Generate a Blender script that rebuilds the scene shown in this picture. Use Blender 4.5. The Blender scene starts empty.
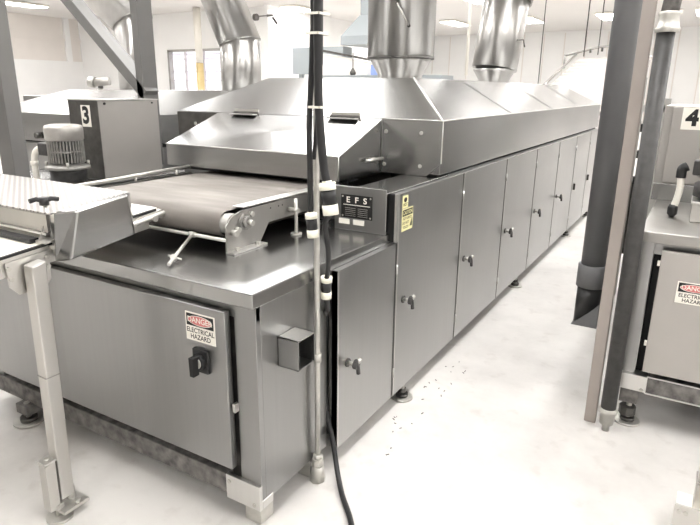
import bpy, bmesh, math, random
from mathutils import Vector, Matrix
random.seed(7)
S = bpy.context.scene
COL = S.collection
PI = math.pi

# ------------------------------------------------------------------ camera
cam_data = bpy.data.cameras.new('camera')
cam = bpy.data.objects.new('camera', cam_data)
COL.objects.link(cam)
cam_data.sensor_width = 36.0
cam_data.lens = 36.0 * 587.0 / 700.0
cam_data.clip_start = 0.02
cam_data.clip_end = 200
RIGHT = Vector((0.86039642, 0.50950797, 0.01093782))
DOWN = Vector((0.154314, -0.24001217, -0.95842649))
FWD = Vector((-0.48570072, 0.82631458, -0.28512983))
m = Matrix((RIGHT, -DOWN, -FWD)).transposed().to_4x4()
m.translation = Vector((0, 0, 1.65))
cam.matrix_world = m
S.camera = cam

# ------------------------------------------------------------------ world, exposure
w = bpy.data.worlds.new('world')
S.world = w
w.use_nodes = True
w.node_tree.nodes['Background'].inputs[0].default_value = (1.0, 0.99, 0.98, 1)
w.node_tree.nodes['Background'].inputs[1].default_value = 0.6
S.view_settings.view_transform = 'Standard'
S.view_settings.look = 'None'
S.view_settings.gamma = 1.0
S.view_settings.exposure = 0.54
S.view_settings.use_curve_mapping = False
LAMP = 15.0            # emission of the ceiling fixtures
S.cycles.max_bounces = 8
S.cycles.sample_clamp_indirect = 6.0

# ------------------------------------------------------------------ materials
def new_mat(name):
    mt = bpy.data.materials.new(name)
    mt.use_nodes = True
    return mt, mt.node_tree.nodes, mt.node_tree.links, mt.node_tree.nodes['Principled BSDF']

def lin(c):
    return tuple(((x / 255) / 12.92 if x / 255 <= .04045 else ((x / 255 + .055) / 1.055) ** 2.4) for x in c)

def plain(name, rgb, rough=.5, metal=0.0, noise=0.0, scale=8.0, bump=0.0, spec=.5):
    mt, N, L, b = new_mat(name)
    c = lin(rgb)
    b.inputs['Base Color'].default_value = (*c, 1)
    b.inputs['Roughness'].default_value = rough
    b.inputs['Metallic'].default_value = metal
    b.inputs['Specular IOR Level'].default_value = spec
    if noise or bump:
        tc = N.new('ShaderNodeTexCoord')
        nz = N.new('ShaderNodeTexNoise')
        nz.inputs['Scale'].default_value = scale
        nz.inputs['Detail'].default_value = 5
        L.new(tc.outputs['Object'], nz.inputs['Vector'])
        if noise:
            r = N.new('ShaderNodeValToRGB')
            r.color_ramp.elements[0].position = .3
            r.color_ramp.elements[1].position = .7
            r.color_ramp.elements[0].color = (*[x * (1 - noise) for x in c], 1)
            r.color_ramp.elements[1].color = (*[min(1, x * (1 + noise * .5)) for x in c], 1)
            L.new(nz.outputs['Fac'], r.inputs[0])
            L.new(r.outputs[0], b.inputs['Base Color'])
        if bump:
            bp = N.new('ShaderNodeBump')
            bp.inputs['Strength'].default_value = bump
            bp.inputs['Distance'].default_value = .01
            L.new(nz.outputs['Fac'], bp.inputs['Height'])
            L.new(bp.outputs[0], b.inputs['Normal'])
    return mt

def brushed(name, rgb, rough=.3, aniso=.5, amount=.02, smudge=.06, grain=(60, 60, 1.5), axis='Z', rot=0.0):
    """stainless sheet: brushed (anisotropic) gloss with faint streaks and wiped smudges"""
    mt, N, L, b = new_mat(name)
    c = lin(rgb)
    b.inputs['Metallic'].default_value = 1.0
    b.inputs['Anisotropic'].default_value = aniso
    b.inputs['Anisotropic Rotation'].default_value = rot
    tg = N.new('ShaderNodeTangent'); tg.direction_type = 'RADIAL'; tg.axis = axis
    L.new(tg.outputs[0], b.inputs['Tangent'])
    tc = N.new('ShaderNodeTexCoord')
    mp = N.new('ShaderNodeMapping')
    mp.inputs['Scale'].default_value = grain
    L.new(tc.outputs['Object'], mp.inputs[0])
    n1 = N.new('ShaderNodeTexNoise'); n1.inputs['Scale'].default_value = 1.0; n1.inputs['Detail'].default_value = 2
    L.new(mp.outputs[0], n1.inputs['Vector'])
    n2 = N.new('ShaderNodeTexNoise'); n2.inputs['Scale'].default_value = 1.6; n2.inputs['Detail'].default_value = 3
    L.new(tc.outputs['Object'], n2.inputs['Vector'])
    r = N.new('ShaderNodeValToRGB')
    r.color_ramp.elements[0].position = .25
    r.color_ramp.elements[1].position = .75
    r.color_ramp.elements[0].color = (*[x * (1 - amount) for x in c], 1)
    r.color_ramp.elements[1].color = (*[x * (1 + amount) for x in c], 1)
    L.new(n1.outputs['Fac'], r.inputs[0])
    L.new(r.outputs[0], b.inputs['Base Color'])
    mr = N.new('ShaderNodeMapRange'); mr.interpolation_type = 'SMOOTHSTEP'
    mr.inputs['From Min'].default_value = .2
    mr.inputs['From Max'].default_value = .8
    mr.inputs['To Min'].default_value = max(.05, rough - smudge)
    mr.inputs['To Max'].default_value = rough + smudge
    L.new(n2.outputs['Fac'], mr.inputs['Value'])
    L.new(mr.outputs[0], b.inputs['Roughness'])
    return mt

M = {}
M['door'] = brushed('door_steel', (176, 176, 175), .325, .2, smudge=.04, rot=.25)
M['front'] = brushed('front_steel', (158, 158, 157), .325, .2, smudge=.04, rot=.25)
M['counter'] = brushed('counter_steel', (168, 168, 167), .22, .3, smudge=.035, grain=(1.5, 60, 60))
M['hood'] = brushed('hood_steel', (170, 170, 169), .235, .6, smudge=.03, rot=.25, grain=(2, 40, 40))
M['duct'] = brushed('duct_steel', (180, 178, 175), .36, .9, .04, .02, (30, 30, .3), rot=.25)
M['edge'] = brushed('edge_steel', (212, 211, 208), .35, 0)
M['frame'] = brushed('frame_steel', (168, 166, 162), .42, 0, .06, .08, (8, 8, 2))
M['white_steel'] = brushed('matt_steel', (204, 202, 198), .45, 0, .04, .08, (8, 8, 2))
M['post'] = plain('post_grey', (112, 111, 109), .45, .3, .08, 5)
M['column'] = plain('column_steel', (168, 160, 154), .45, .55, .08, 4)
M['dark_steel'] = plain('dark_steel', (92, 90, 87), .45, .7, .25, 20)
M['rail'] = plain('worn_rail', (120, 117, 114), .6, .4, .6, 22, .3)
M['black'] = plain('black', (14, 14, 14), .7)
M['rubber'] = plain('black_rubber', (28, 28, 29), .45)
M['pvc'] = plain('grey_pvc', (104, 104, 105), .42, 0, .1, 6)
M['pvc_dark'] = plain('charcoal_pvc', (38, 38, 38), .4)
M['iron'] = plain('painted_iron', (66, 65, 64), .5, .2, .25, 30, .2)
M['galv'] = plain('galvanised', (196, 194, 188), .4, .7, .15, 20)
M['white'] = plain('white_plastic', (240, 236, 226), .4)
M['cream'] = plain('cream_band', (238, 236, 220), .5)
M['yellow'] = plain('yellow_label', (228, 222, 168), .5)
M['ycol'] = plain('yellow_paint', (228, 205, 150), .6)
M['red'] = plain('label_red', (206, 120, 118), .5)
M['ink'] = plain('ink', (18, 18, 18), .5)
M['beltmat'] = None
M['motor'] = plain('motor_paint', (150, 148, 144), .45, .4, .2, 25, .2)
M['cowl'] = plain('fan_cowl', (176, 173, 168), .4, .6, .1, 20)
M['greyblue'] = plain('grey_blue_sheet', (150, 156, 158), .5)
M['blue'] = plain('blue_plastic', (140, 160, 212), .5)
M['wall'] = plain('wall_paint', (246, 245, 243), .8, 0, .02, 1.2)
M['wall_up'] = plain('upper_wall_paint', (234, 228, 222), .8, 0, .03, 1.2)
M['ceil'] = plain('ceiling_paint', (238, 235, 232), .9)
M['panel'] = plain('panel_steel', (172, 168, 163), .42, .35, .06, 3)
M['door_roll'] = plain('roll_door', (215, 210, 214), .6)
M['plastic_belt'] = plain('pale_modular_belt', (188, 182, 178), .5)

def floor_mat():
    mt, N, L, b = new_mat('floor_coating')
    tc = N.new('ShaderNodeTexCoord')
    n = N.new('ShaderNodeTexNoise'); n.inputs['Scale'].default_value = 1.3; n.inputs['Detail'].default_value = 8
    n.inputs['Roughness'].default_value = .65
    L.new(tc.outputs['Object'], n.inputs['Vector'])
    r = N.new('ShaderNodeValToRGB')
    r.color_ramp.elements[0].position = .28; r.color_ramp.elements[1].position = .6
    r.color_ramp.elements[0].color = (*lin((184, 181, 178)), 1)
    r.color_ramp.elements[1].color = (*lin((208, 205, 201)), 1)
    L.new(n.outputs['Fac'], r.inputs[0])
    n3 = N.new('ShaderNodeTexNoise'); n3.inputs['Scale'].default_value = 9; n3.inputs['Detail'].default_value = 8
    L.new(tc.outputs['Object'], n3.inputs['Vector'])
    r3 = N.new('ShaderNodeValToRGB')
    r3.color_ramp.elements[0].position = .3; r3.color_ramp.elements[1].position = .42
    r3.color_ramp.elements[0].color = (.84, .82, .81, 1); r3.color_ramp.elements[1].color = (1, 1, 1, 1)
    L.new(n3.outputs['Fac'], r3.inputs[0])
    mx = N.new('ShaderNodeMixRGB'); mx.blend_type = 'MULTIPLY'; mx.inputs[0].default_value = .6
    L.new(r.outputs[0], mx.inputs[1]); L.new(r3.outputs[0], mx.inputs[2])
    L.new(mx.outputs[0], b.inputs['Base Color'])
    b.inputs['Roughness'].default_value = .42
    b.inputs['Specular IOR Level'].default_value = .35
    bp = N.new('ShaderNodeBump'); bp.inputs['Strength'].default_value = .15; bp.inputs['Distance'].default_value = .01
    L.new(n3.outputs['Fac'], bp.inputs['Height']); L.new(bp.outputs[0], b.inputs['Normal'])
    return mt
M['floor'] = floor_mat()

def belt_mat():
    mt, N, L, b = new_mat('woven_belt')
    tc = N.new('ShaderNodeTexCoord')
    mp = N.new('ShaderNodeMapping'); mp.inputs['Scale'].default_value = (160, 160, 160)
    L.new(tc.outputs['Object'], mp.inputs[0])
    ck = N.new('ShaderNodeTexWave'); ck.wave_type = 'BANDS'; ck.bands_direction = 'X'; ck.inputs['Scale'].default_value = 1.0
    L.new(mp.outputs[0], ck.inputs['Vector'])
    n = N.new('ShaderNodeTexNoise'); n.inputs['Scale'].default_value = 1.0; n.inputs['Detail'].default_value = 6
    mp2 = N.new('ShaderNodeMapping'); mp2.inputs['Scale'].default_value = (2.0, 9, 9)
    L.new(tc.outputs['Object'], mp2.inputs[0]); L.new(mp2.outputs[0], n.inputs['Vector'])
    r = N.new('ShaderNodeValToRGB')
    r.color_ramp.elements[0].position = .3; r.color_ramp.elements[1].position = .7
    r.color_ramp.elements[0].color = (*lin((124, 118, 112)), 1); r.color_ramp.elements[1].color = (*lin((166, 160, 154)), 1)
    L.new(n.outputs['Fac'], r.inputs[0])
    mx = N.new('ShaderNodeMixRGB'); mx.blend_type = 'MULTIPLY'; mx.inputs[0].default_value = .35
    L.new(r.outputs[0], mx.inputs[1]); L.new(ck.outputs['Color'], mx.inputs[2])
    L.new(mx.outputs[0], b.inputs['Base Color'])
    b.inputs['Roughness'].default_value = .6; b.inputs['Metallic'].default_value = .25
    bp = N.new('ShaderNodeBump'); bp.inputs['Strength'].default_value = .3; bp.inputs['Distance'].default_value = .002
    L.new(ck.outputs['Fac'], bp.inputs['Height']); L.new(bp.outputs[0], b.inputs['Normal'])
    return mt
M['beltmat'] = belt_mat()

def mesh_cover_mat():
    """perforated sheet: staggered dark holes on pale steel"""
    mt, N, L, b = new_mat('perforated_sheet')
    tc = N.new('ShaderNodeTexCoord')
    mp = N.new('ShaderNodeMapping'); mp.inputs['Scale'].default_value = (52, 46, 0); mp.inputs['Rotation'].default_value = (0, 0, .5)
    L.new(tc.outputs['Object'], mp.inputs[0])
    v = N.new('ShaderNodeTexVoronoi'); v.inputs['Randomness'].default_value = 0.0; v.inputs['Scale'].default_value = 1.0; v.voronoi_dimensions = '2D'
    L.new(mp.outputs[0], v.inputs['Vector'])
    r = N.new('ShaderNodeValToRGB')
    r.color_ramp.elements[0].position = .30; r.color_ramp.elements[1].position = .38
    r.color_ramp.elements[0].color = (*lin((128, 125, 121)), 1); r.color_ramp.elements[1].color = (*lin((186, 183, 179)), 1)
    L.new(v.outputs['Distance'], r.inputs[0]); L.new(r.outputs[0], b.inputs['Base Color'])
    b.inputs['Metallic'].default_value = .5; b.inputs['Roughness'].default_value = .45
    bp = N.new('ShaderNodeBump'); bp.inputs['Strength'].default_value = .5; bp.inputs['Distance'].default_value = .003
    L.new(r.outputs[0], bp.inputs['Height']); L.new(bp.outputs[0], b.inputs['Normal'])
    return mt
M['perf'] = mesh_cover_mat()

def emit(name, rgb, s):
    mt, N, L, b = new_mat(name)
    b.inputs['Base Color'].default_value = (*rgb, 1)
    b.inputs['Emission Color'].default_value = (*rgb, 1)
    b.inputs['Emission Strength'].default_value = s
    return mt
M['lamp'] = emit('lamp_diffuser', (1, .99, .98), LAMP)
M['daylight'] = emit('bright_yard', (.93, .93, 1), .62)

# ------------------------------------------------------------------ mesh helpers
ORG = {}
class MB:
    def __init__(self):
        self.bm = bmesh.new(); self.mats = []
    def mi(self, mat):
        mat = M[mat] if isinstance(mat, str) else mat
        if mat not in self.mats: self.mats.append(mat)
        return self.mats.index(mat)
    def face(self, vs, i, smooth=False):
        try:
            f = self.bm.faces.new(vs)
            f.material_index = i; f.smooth = smooth
            return f
        except ValueError:
            return None
    def box(self, x0, x1, y0, y1, z0, z1, mat='door', X=None):
        i = self.mi(mat)
        v = [self.bm.verts.new((x, y, z)) for x in (x0, x1) for y in (y0, y1) for z in (z0, z1)]
        for q in ((0, 1, 3, 2), (4, 6, 7, 5), (0, 4, 5, 1), (2, 3, 7, 6), (0, 2, 6, 4), (1, 5, 7, 3)):
            self.face([v[k] for k in q], i)
        if X is not None:
            for a in v: a.co = X @ a.co
        return self
    def hexa(self, pts, mat):
        """8 points: bottom ring of 4, top ring of 4"""
        i = self.mi(mat)
        v = [self.bm.verts.new(p) for p in pts]
        for q in ((3, 2, 1, 0), (4, 5, 6, 7), (0, 1, 5, 4), (1, 2, 6, 5), (2, 3, 7, 6), (3, 0, 4, 7)):
            self.face([v[k] for k in q], i)
        return self
    def prism(self, pts, d, mat):
        """polygon pts extruded by vector d"""
        i = self.mi(mat); d = Vector(d)
        a = [self.bm.verts.new(p) for p in pts]
        b = [self.bm.verts.new(Vector(p) + d) for p in pts]
        n = len(pts)
        self.face(a[::-1], i); self.face(b, i)
        for k in range(n):
            self.face([a[k], a[(k + 1) % n], b[(k + 1) % n], b[k]], i)
        return self
    def cyl(self, p, q, r, mat, r2=None, seg=24, caps=True, smooth=True, n1=None, n2=None):
        i = self.mi(mat); p = Vector(p); q = Vector(q); r2 = r if r2 is None else r2
        ax = (q - p).normalized()
        u = ax.orthogonal().normalized(); v = ax.cross(u)
        def ring(c, rr, nrm):
            out = []
            for k in range(seg):
                a = 2 * PI * k / seg
                o = u * math.cos(a) * rr + v * math.sin(a) * rr
                if nrm is not None:
                    nn = Vector(nrm); o = o - ax * (o.dot(nn) / ax.dot(nn))
                out.append(self.bm.verts.new(c + o))
            return out
        A = ring(p, r, n1); B = ring(q, r2, n2)
        for k in range(seg):
            self.face([A[k], A[(k + 1) % seg], B[(k + 1) % seg], B[k]], i, smooth)
        if caps:
            self.face(A[::-1], i); self.face(B, i)
        return self
    def tube(self, path, r, mat, seg=12, r_end=None):
        """smooth tube along a path (parallel transported rings)"""
        i = self.mi(mat); P = [Vector(p) for p in path]; n = len(P)
        t0 = (P[1] - P[0]).normalized(); u = t0.orthogonal().normalized()
        rings = []
        for k in range(n):
            t = (P[min(k + 1, n - 1)] - P[max(k - 1, 0)]).normalized()
            u = (u - t * u.dot(t)).normalized(); v = t.cross(u)
            rr = r if r_end is None else r + (r_end - r) * k / (n - 1)
            rings.append([self.bm.verts.new(P[k] + (u * math.cos(2 * PI * j / seg) + v * math.sin(2 * PI * j / seg)) * rr) for j in range(seg)])
        for k in range(n - 1):
            for j in range(seg):
                self.face([rings[k][j], rings[k][(j + 1) % seg], rings[k + 1][(j + 1) % seg], rings[k + 1][j]], i, True)
        self.face(rings[0][::-1], i); self.face(rings[-1], i)
        return self
    def lathe(self, c, prof, mat, seg=32, X=None):
        """profile [(r, z)...] around the vertical through c"""
        i = self.mi(mat); c = Vector(c); rings = []
        for r, z in prof:
            rings.append([self.bm.verts.new(c + Vector((math.cos(2 * PI * j / seg) * r, math.sin(2 * PI * j / seg) * r, z))) for j in range(seg)])
        for k in range(len(rings) - 1):
            for j in range(seg):
                self.face([rings[k][j], rings[k][(j + 1) % seg], rings[k + 1][(j + 1) % seg], rings[k + 1][j]], i, True)
        self.face(rings[0][::-1], i); self.face(rings[-1], i)
        return self
    def text(self, s, o, right, up, size, mat, depth=.0006, align='CENTER', bold=0.0, sx=1.0):
        """lettering: o = centre of the line's box; right, up = unit vectors of the sheet"""
        i = self.mi(mat)
        cu = bpy.data.curves.new('lettering', 'FONT')
        cu.body = s; cu.size = 1.0; cu.align_x = align; cu.align_y = 'CENTER'; cu.extrude = .0; cu.offset = bold
        ob = bpy.data.objects.new('lettering', cu); COL.objects.link(ob)
        dg = bpy.context.evaluated_depsgraph_get()
        me = bpy.data.meshes.new_from_object(ob.evaluated_get(dg))
        R, U = Vector(right), Vector(up); Nn = R.cross(U)
        k0 = len(self.bm.verts)
        tmp = bmesh.new(); tmp.from_mesh(me)
        vm = {}
        for v in tmp.verts:
            vm[v] = self.bm.verts.new(Vector(o) + R * v.co.x * size * sx + U * v.co.y * size + Nn * depth)
        for f in tmp.faces: self.face([vm[v] for v in f.verts], i)
        tmp.free(); bpy.data.objects.remove(ob); bpy.data.curves.remove(cu); bpy.data.meshes.remove(me)
        return self
    def ellipse(self, o, right, up, a, b, mat, depth=.0006, seg=32):
        i = self.mi(mat); R, U = Vector(right), Vector(up); Nn = R.cross(U)
        self.face([self.bm.verts.new(Vector(o) + Nn * depth + R * a * math.cos(2 * PI * k / seg) + U * b * math.sin(2 * PI * k / seg)) for k in range(seg)], i)
        return self
    def plate(self, o, right, up, w_, h_, mat, th=.001, depth=0.0):
        i = self.mi(mat); R, U = Vector(right), Vector(up); Nn = R.cross(U); o = Vector(o) + Nn * depth
        ps = [o + R * sx * w_ / 2 + U * sy * h_ / 2 for sx, sy in ((-1, -1), (1, -1), (1, 1), (-1, 1))]
        return self.prism(ps, Nn * th, mat)
    def build(self, name, parent=None, bevel=0.0, loc=None, recalc=True):
        if recalc: bmesh.ops.recalc_face_normals(self.bm, faces=self.bm.faces)
        me = bpy.data.meshes.new(name)
        self.bm.to_mesh(me); self.bm.free()
        for mt in self.mats: me.materials.append(mt)
        o = bpy.data.objects.new(name, me); COL.objects.link(o)
        if parent is not None:
            org = ORG[parent.name]; o.parent = parent
        else:
            org = Vector(loc) if loc is not None else Vector((0, 0, 0)); o.location = org
        ORG[o.name] = org
        if org.length > 0:
            me.transform(Matrix.Translation(-org))
        if bevel:
            b = o.modifiers.new('edge', 'BEVEL'); b.width = bevel; b.segments = 2; b.limit_method = 'ANGLE'; b.angle_limit = .6
            b.harden_normals = False
        return o

def tag(o, label=None, cat=None, group=None, kind=None):
    if label: o['label'] = label
    if cat: o['category'] = cat
    if group: o['group'] = group
    if kind: o['kind'] = kind
    return o
def thing(name, label, cat, loc, group=None):
    o = bpy.data.objects.new(name, None); COL.objects.link(o)
    o.location = loc; o.empty_display_size = .1
    ORG[o.name] = Vector(loc)
    return tag(o, label, cat, group)
def structure(mb, name):
    o = mb.build(name); o['kind'] = 'structure'; return o
def copy_tree(o, parent=None):
    c = o.copy(); COL.objects.link(c)
    if parent is not None: c.parent = parent
    for ch in [k for k in bpy.data.objects if k.parent == o]: copy_tree(ch, c)
    return c

Xp, Yp, Zp = Vector((1, 0, 0)), Vector((0, 1, 0)), Vector((0, 0, 1))

# ------------------------------------------------------------------ the room
CZ = 5.0
XL, XR, YF, YN, YB, XC = -30.0, 11.0, -12.0, 21.8, 38.4, -17.0
structure(MB().box(XL - .3, XR + .3, YF - .3, YB + .3, -.2, 0, 'floor'), 'floor')
structure(MB().box(XL - .3, XR + .3, YF - .3, YB + .3, CZ, CZ + .2, 'ceil'), 'ceiling')
b = MB().box(XL - .3, XL, YF, YN, 0, 2.85, 'wall').box(XL - .3, XL - .02, YF, YN, 2.85, CZ, 'wall_up')
for y in (9, 15, 21): b.box(XL - .02, XL + .12, y - .15, y + .15, 2.85, CZ, 'wall')
b.box(XL - .02, XL + .05, YF, YN, 3.85, 3.95, 'wall_up')
structure(b, 'wall_left')
structure(MB().box(XR, XR + .3, YF, YB, 0, CZ, 'wall'), 'wall_right')
structure(MB().box(XL, XR, YF - .3, YF, 0, CZ, 'wall'), 'wall_front')
# nearer back wall with a wide opening, then the recess to the far wall
WX0, WX1, WZ0, WZ1 = -23.35, -18.6, 1.2, 3.34
b = MB().box(XL, WX0, YN, YN + .3, 0, CZ, 'wall').box(WX1, XC, YN, YN + .3, 0, CZ, 'wall')
b.box(WX0, WX1, YN, YN + .3, WZ1, CZ, 'wall').box(WX0, WX1, YN, YN + .3, 0, WZ0, 'wall')
b.box(XC - .3, XC, YN + .3, YB, 0, CZ, 'wall')
structure(b, 'wall_back_near')
b = MB().box(XC, XR, YB, YB + .3, 0, CZ, 'wall')
k = XC + .6
while k < XR:
    b.box(k, k + .06, YB - .03, YB, 0, CZ - .1, 'wall_up'); k += 1.2
structure(b, 'wall_back_far')
win = MB()
for x in (WX0, WX1 - .12): win.box(x, x + .12, YN - .05, YN + .3, WZ0, WZ1, 'frame')
win.box(WX0, WX1, YN - .05, YN + .3, WZ1 - .1, WZ1, 'frame').box(WX0, WX1, YN - .05, YN + .3, WZ0, WZ0 + .08, 'white')
for x in (-22.3, -21.1, -20.0, -19.3): win.box(x, x + .1, YN + .02, YN + .12, WZ0, WZ1, 'door_roll')
for z in (1.9, 2.3, 2.9, 3.1): win.box(WX0, WX1, YN + .12, YN + .15, z, z + .04, 'door_roll')
w1 = win.build('window_1'); w1['kind'] = 'structure'
g = MB().box(WX0, WX1, YN + .2, YN + .22, WZ0, WZ1, 'daylight').build('window_pane', w1)

# ceiling lights: one fixture copied over the hall
def ceiling_light():
    t = thing('ceiling_light', 'long white ceiling light', 'light', (0, 0, CZ - .02), 'long ceiling lights in rows')
    MB().box(-.42, .42, -1.25, 1.25, CZ - .10, CZ - .02, 'white').build('housing', t)
    MB().box(-.38, .38, -1.2, 1.2, CZ - .12, CZ - .10, 'lamp').build('diffuser', t)
    return t
LX = [-26, -21, -16, -12, -8.2, -4.6, -.7, 3, 7]
LY = [-3.4, 1.4, 5.6, 10, 16, 23, 31]
SEEN = {(-26, 16): 'ceiling light at the upper left corner, right of the grey steel post',
        (-21, 16): 'ceiling light at the top edge behind the diagonal brace',
        (-21, 31): 'farthest left ceiling light, just beside the hanging black cables',
        (-16, 23): 'nearer ceiling light just left of the hanging black cables',
        (-16, 31): 'ceiling light hidden behind the nearer oven duct, farther row',
        (-12, 23): 'ceiling light at the nearer oven duct, close to the top edge',
        (-12, 31): 'ceiling light just right of the nearer oven duct',
        (-8.2, 23): 'ceiling light at the top edge beside the farther, leaning oven duct',
        (-8.2, 31): 'ceiling light just right of the farther, leaning oven duct',
        (-4.6, 31): 'ceiling light just left of the wide grey plastic pipe'}
first = None
for x in LX:
    for y in LY:
        if y > 20 and x < -16: continue
        if y < 0 and x < -1: continue
        if first is None: first = o = ceiling_light()
        else: o = copy_tree(first)
        o.location = (x, y, CZ - .02)
        o['label'] = SEEN.get((x, y), 'ceiling light in the rows overhead, beyond the edges of the picture')

# ------------------------------------------------------------------ small shared builders
RU = (Xp, Zp)            # sheets facing -Y (towards the viewer)
def danger(mb, c, R_, U_, w_=.145, h_=.105):
    c = Vector(c); R_ = Vector(R_); U_ = Vector(U_)
    mb.plate(c, R_, U_, w_, h_, 'white', .0015)
    t = .0016
    mb.plate(c + U_ * h_ * .24, R_, U_, w_ * .92, h_ * .42, 'ink', .0006, t)
    mb.ellipse(c + U_ * h_ * .24, R_, U_, w_ * .42, h_ * .175, 'white', t + .0009)
    mb.ellipse(c + U_ * h_ * .24, R_, U_, w_ * .40, h_ * .155, 'red', t + .0014)
    mb.text('DANGER', c + U_ * h_ * .245, R_, U_, h_ * .27, 'white', t + .002, sx=1.0, bold=.01)
    mb.text('ELECTRICAL', c - U_ * h_ * .13, R_, U_, h_ * .24, 'ink', t + .001, sx=.92, bold=.015)
    mb.text('HAZARD', c - U_ * h_ * .35, R_, U_, h_ * .24, 'ink', t + .001, sx=.92, bold=.015)
    return mb

def foot(mb, x, y, top, r=.05):
    mb.cyl((x, y, 0), (x, y, .012), r, 'galv').cyl((x, y, .012), (x, y, .03), r * .55, 'dark_steel')
    mb.cyl((x, y, .03), (x, y, top), .014, 'galv', seg=12)
    mb.cyl((x, y, .04), (x, y, .06), .024, 'dark_steel', seg=6, smooth=False)
    return mb

def latch(parent, x, y, z):
    """turn-lever latch on a side door facing +X"""
    b = MB()
    y -= .02
    b.cyl((x, y, z), (x + .006, y, z), .020, 'dark_steel', seg=20)
    b.cyl((x + .006, y, z), (x + .044, y, z), .010, 'galv', seg=14)
    b.cyl((x + .036, y, z), (x + .054, y, z), .021, 'iron', seg=14)
    b.tube([(x + .046, y - .006, z + .024), (x + .052, y + .004, z - .012), (x + .054, y + .006, z - .044)], .0095, 'iron', 8)
    b.tube([(x + .048, y, z + .004), (x + .052, y + .026, z + .020)], .0095, 'galv', 8)
    return b.build('latch', parent)

# ------------------------------------------------------------------ the tunnel oven
XS = -1.246          # right side face
XO = -1.210          # outside of the side doors
XW = -3.26           # left side face
oven = thing('tunnel_oven', 'long stainless tunnel oven with a row of side doors and a sloped hood', 'oven', (-2.2, 5.0, 0))

# front cabinet
b = MB()
b.box(-3.10, XS, 1.476, 1.50, .86, .914, 'front')               # head
b.box(-3.10, -2.96, 1.476, 1.50, .10, .914, 'front')            # left stile
b.box(-1.345, XS, 1.474, 1.50, .10, .914, 'front')              # right stile
b.box(-2.96, -1.345, 1.50, 1.51, .10, .88, 'dark_steel')             # dark inside behind the door gap
b.box(XS - .025, XS, 1.50, 1.93, .106, .914, 'front')           # right side sheet
b.box(-3.10, -3.07, 1.50, 2.5, .106, .914, 'front')
b.box(-3.07, XS - .025, 1.9, 1.93, .106, .914, 'black')
b.box(-3.07, XS - .025, 1.50, 1.9, .106, .12, 'dark_steel')
b.build('front_cabinet', oven, .002)
b = MB()
b.prism([(-3.12, 1.455, .914), (XS + .004, 1.455, .914), (XS + .004, 2.5, .914), (-3.12, 2.5, .914)], (0, 0, .056), 'counter')
b.build('worktop', oven, .004)
dr = MB().box(-2.93, -1.36, 1.440, 1.470, .240, .886, 'front').build('cabinet_door', oven, .003)
danger(MB(), (-1.478, 1.4395, .800), Xp, Zp, .145, .112).build('danger_label', dr)
b = MB()
c = Vector((-1.478, 1.44, .672))
b.box(c.x - .037, c.x + .037, c.y - .014, c.y, c.z - .046, c.z + .046, 'rubber')
b.cyl((c.x, c.y - .014, c.z), (c.x, c.y - .03, c.z), .03, 'rubber', seg=24)
b.prism([(c.x - .010, c.y - .03, c.z - .045), (c.x + .010, c.y - .03, c.z - .045), (c.x + .012, c.y - .03, c.z + .03), (c.x - .012, c.y - .03, c.z + .03)], (0, -.03, 0), 'black')
b.cyl((c.x, c.y - .03, c.z), (c.x, c.y - .035, c.z), .022, 'galv', seg=20)
b.build('rotary_switch', dr, .002)
b = MB().box(-1.353, -1.341, 1.452, 1.474, .485, .52, 'edge')
b.build('door_hinge', oven)
b = MB().box(-3.05, -1.41, 1.462, 1.51, .100, .190, 'rail')
b.build('base_rail', oven, .004)
b = MB().box(-1.413, XS + .003, 1.458, 1.475, .083, .192, 'edge').box(XS - .012, XS + .003, 1.475, 1.54, .083, .12, 'edge')
for p in ((-1.395, .165), (-1.27, .105)): b.cyl((p[0], 1.458, p[1]), (p[0], 1.452, p[1]), .009, 'galv', seg=10)
b.build('corner_bracket', oven, .002)
for px, py in ((-1.30, 1.52), (-2.74, 1.52), (-1.30, 1.86)):
    b = MB()
    if px == -1.30:
        b.box(px - .04, px + .04, py - .04, py + .04, .0, .084, 'galv')
        b.build('foot', oven, .004)
    else:
        b.box(px - .045, px + .045, py - .10, py + .02, .055, .105, 'rail')
        foot(b, px, py - .07, .11, .075).build('foot', oven)

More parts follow.
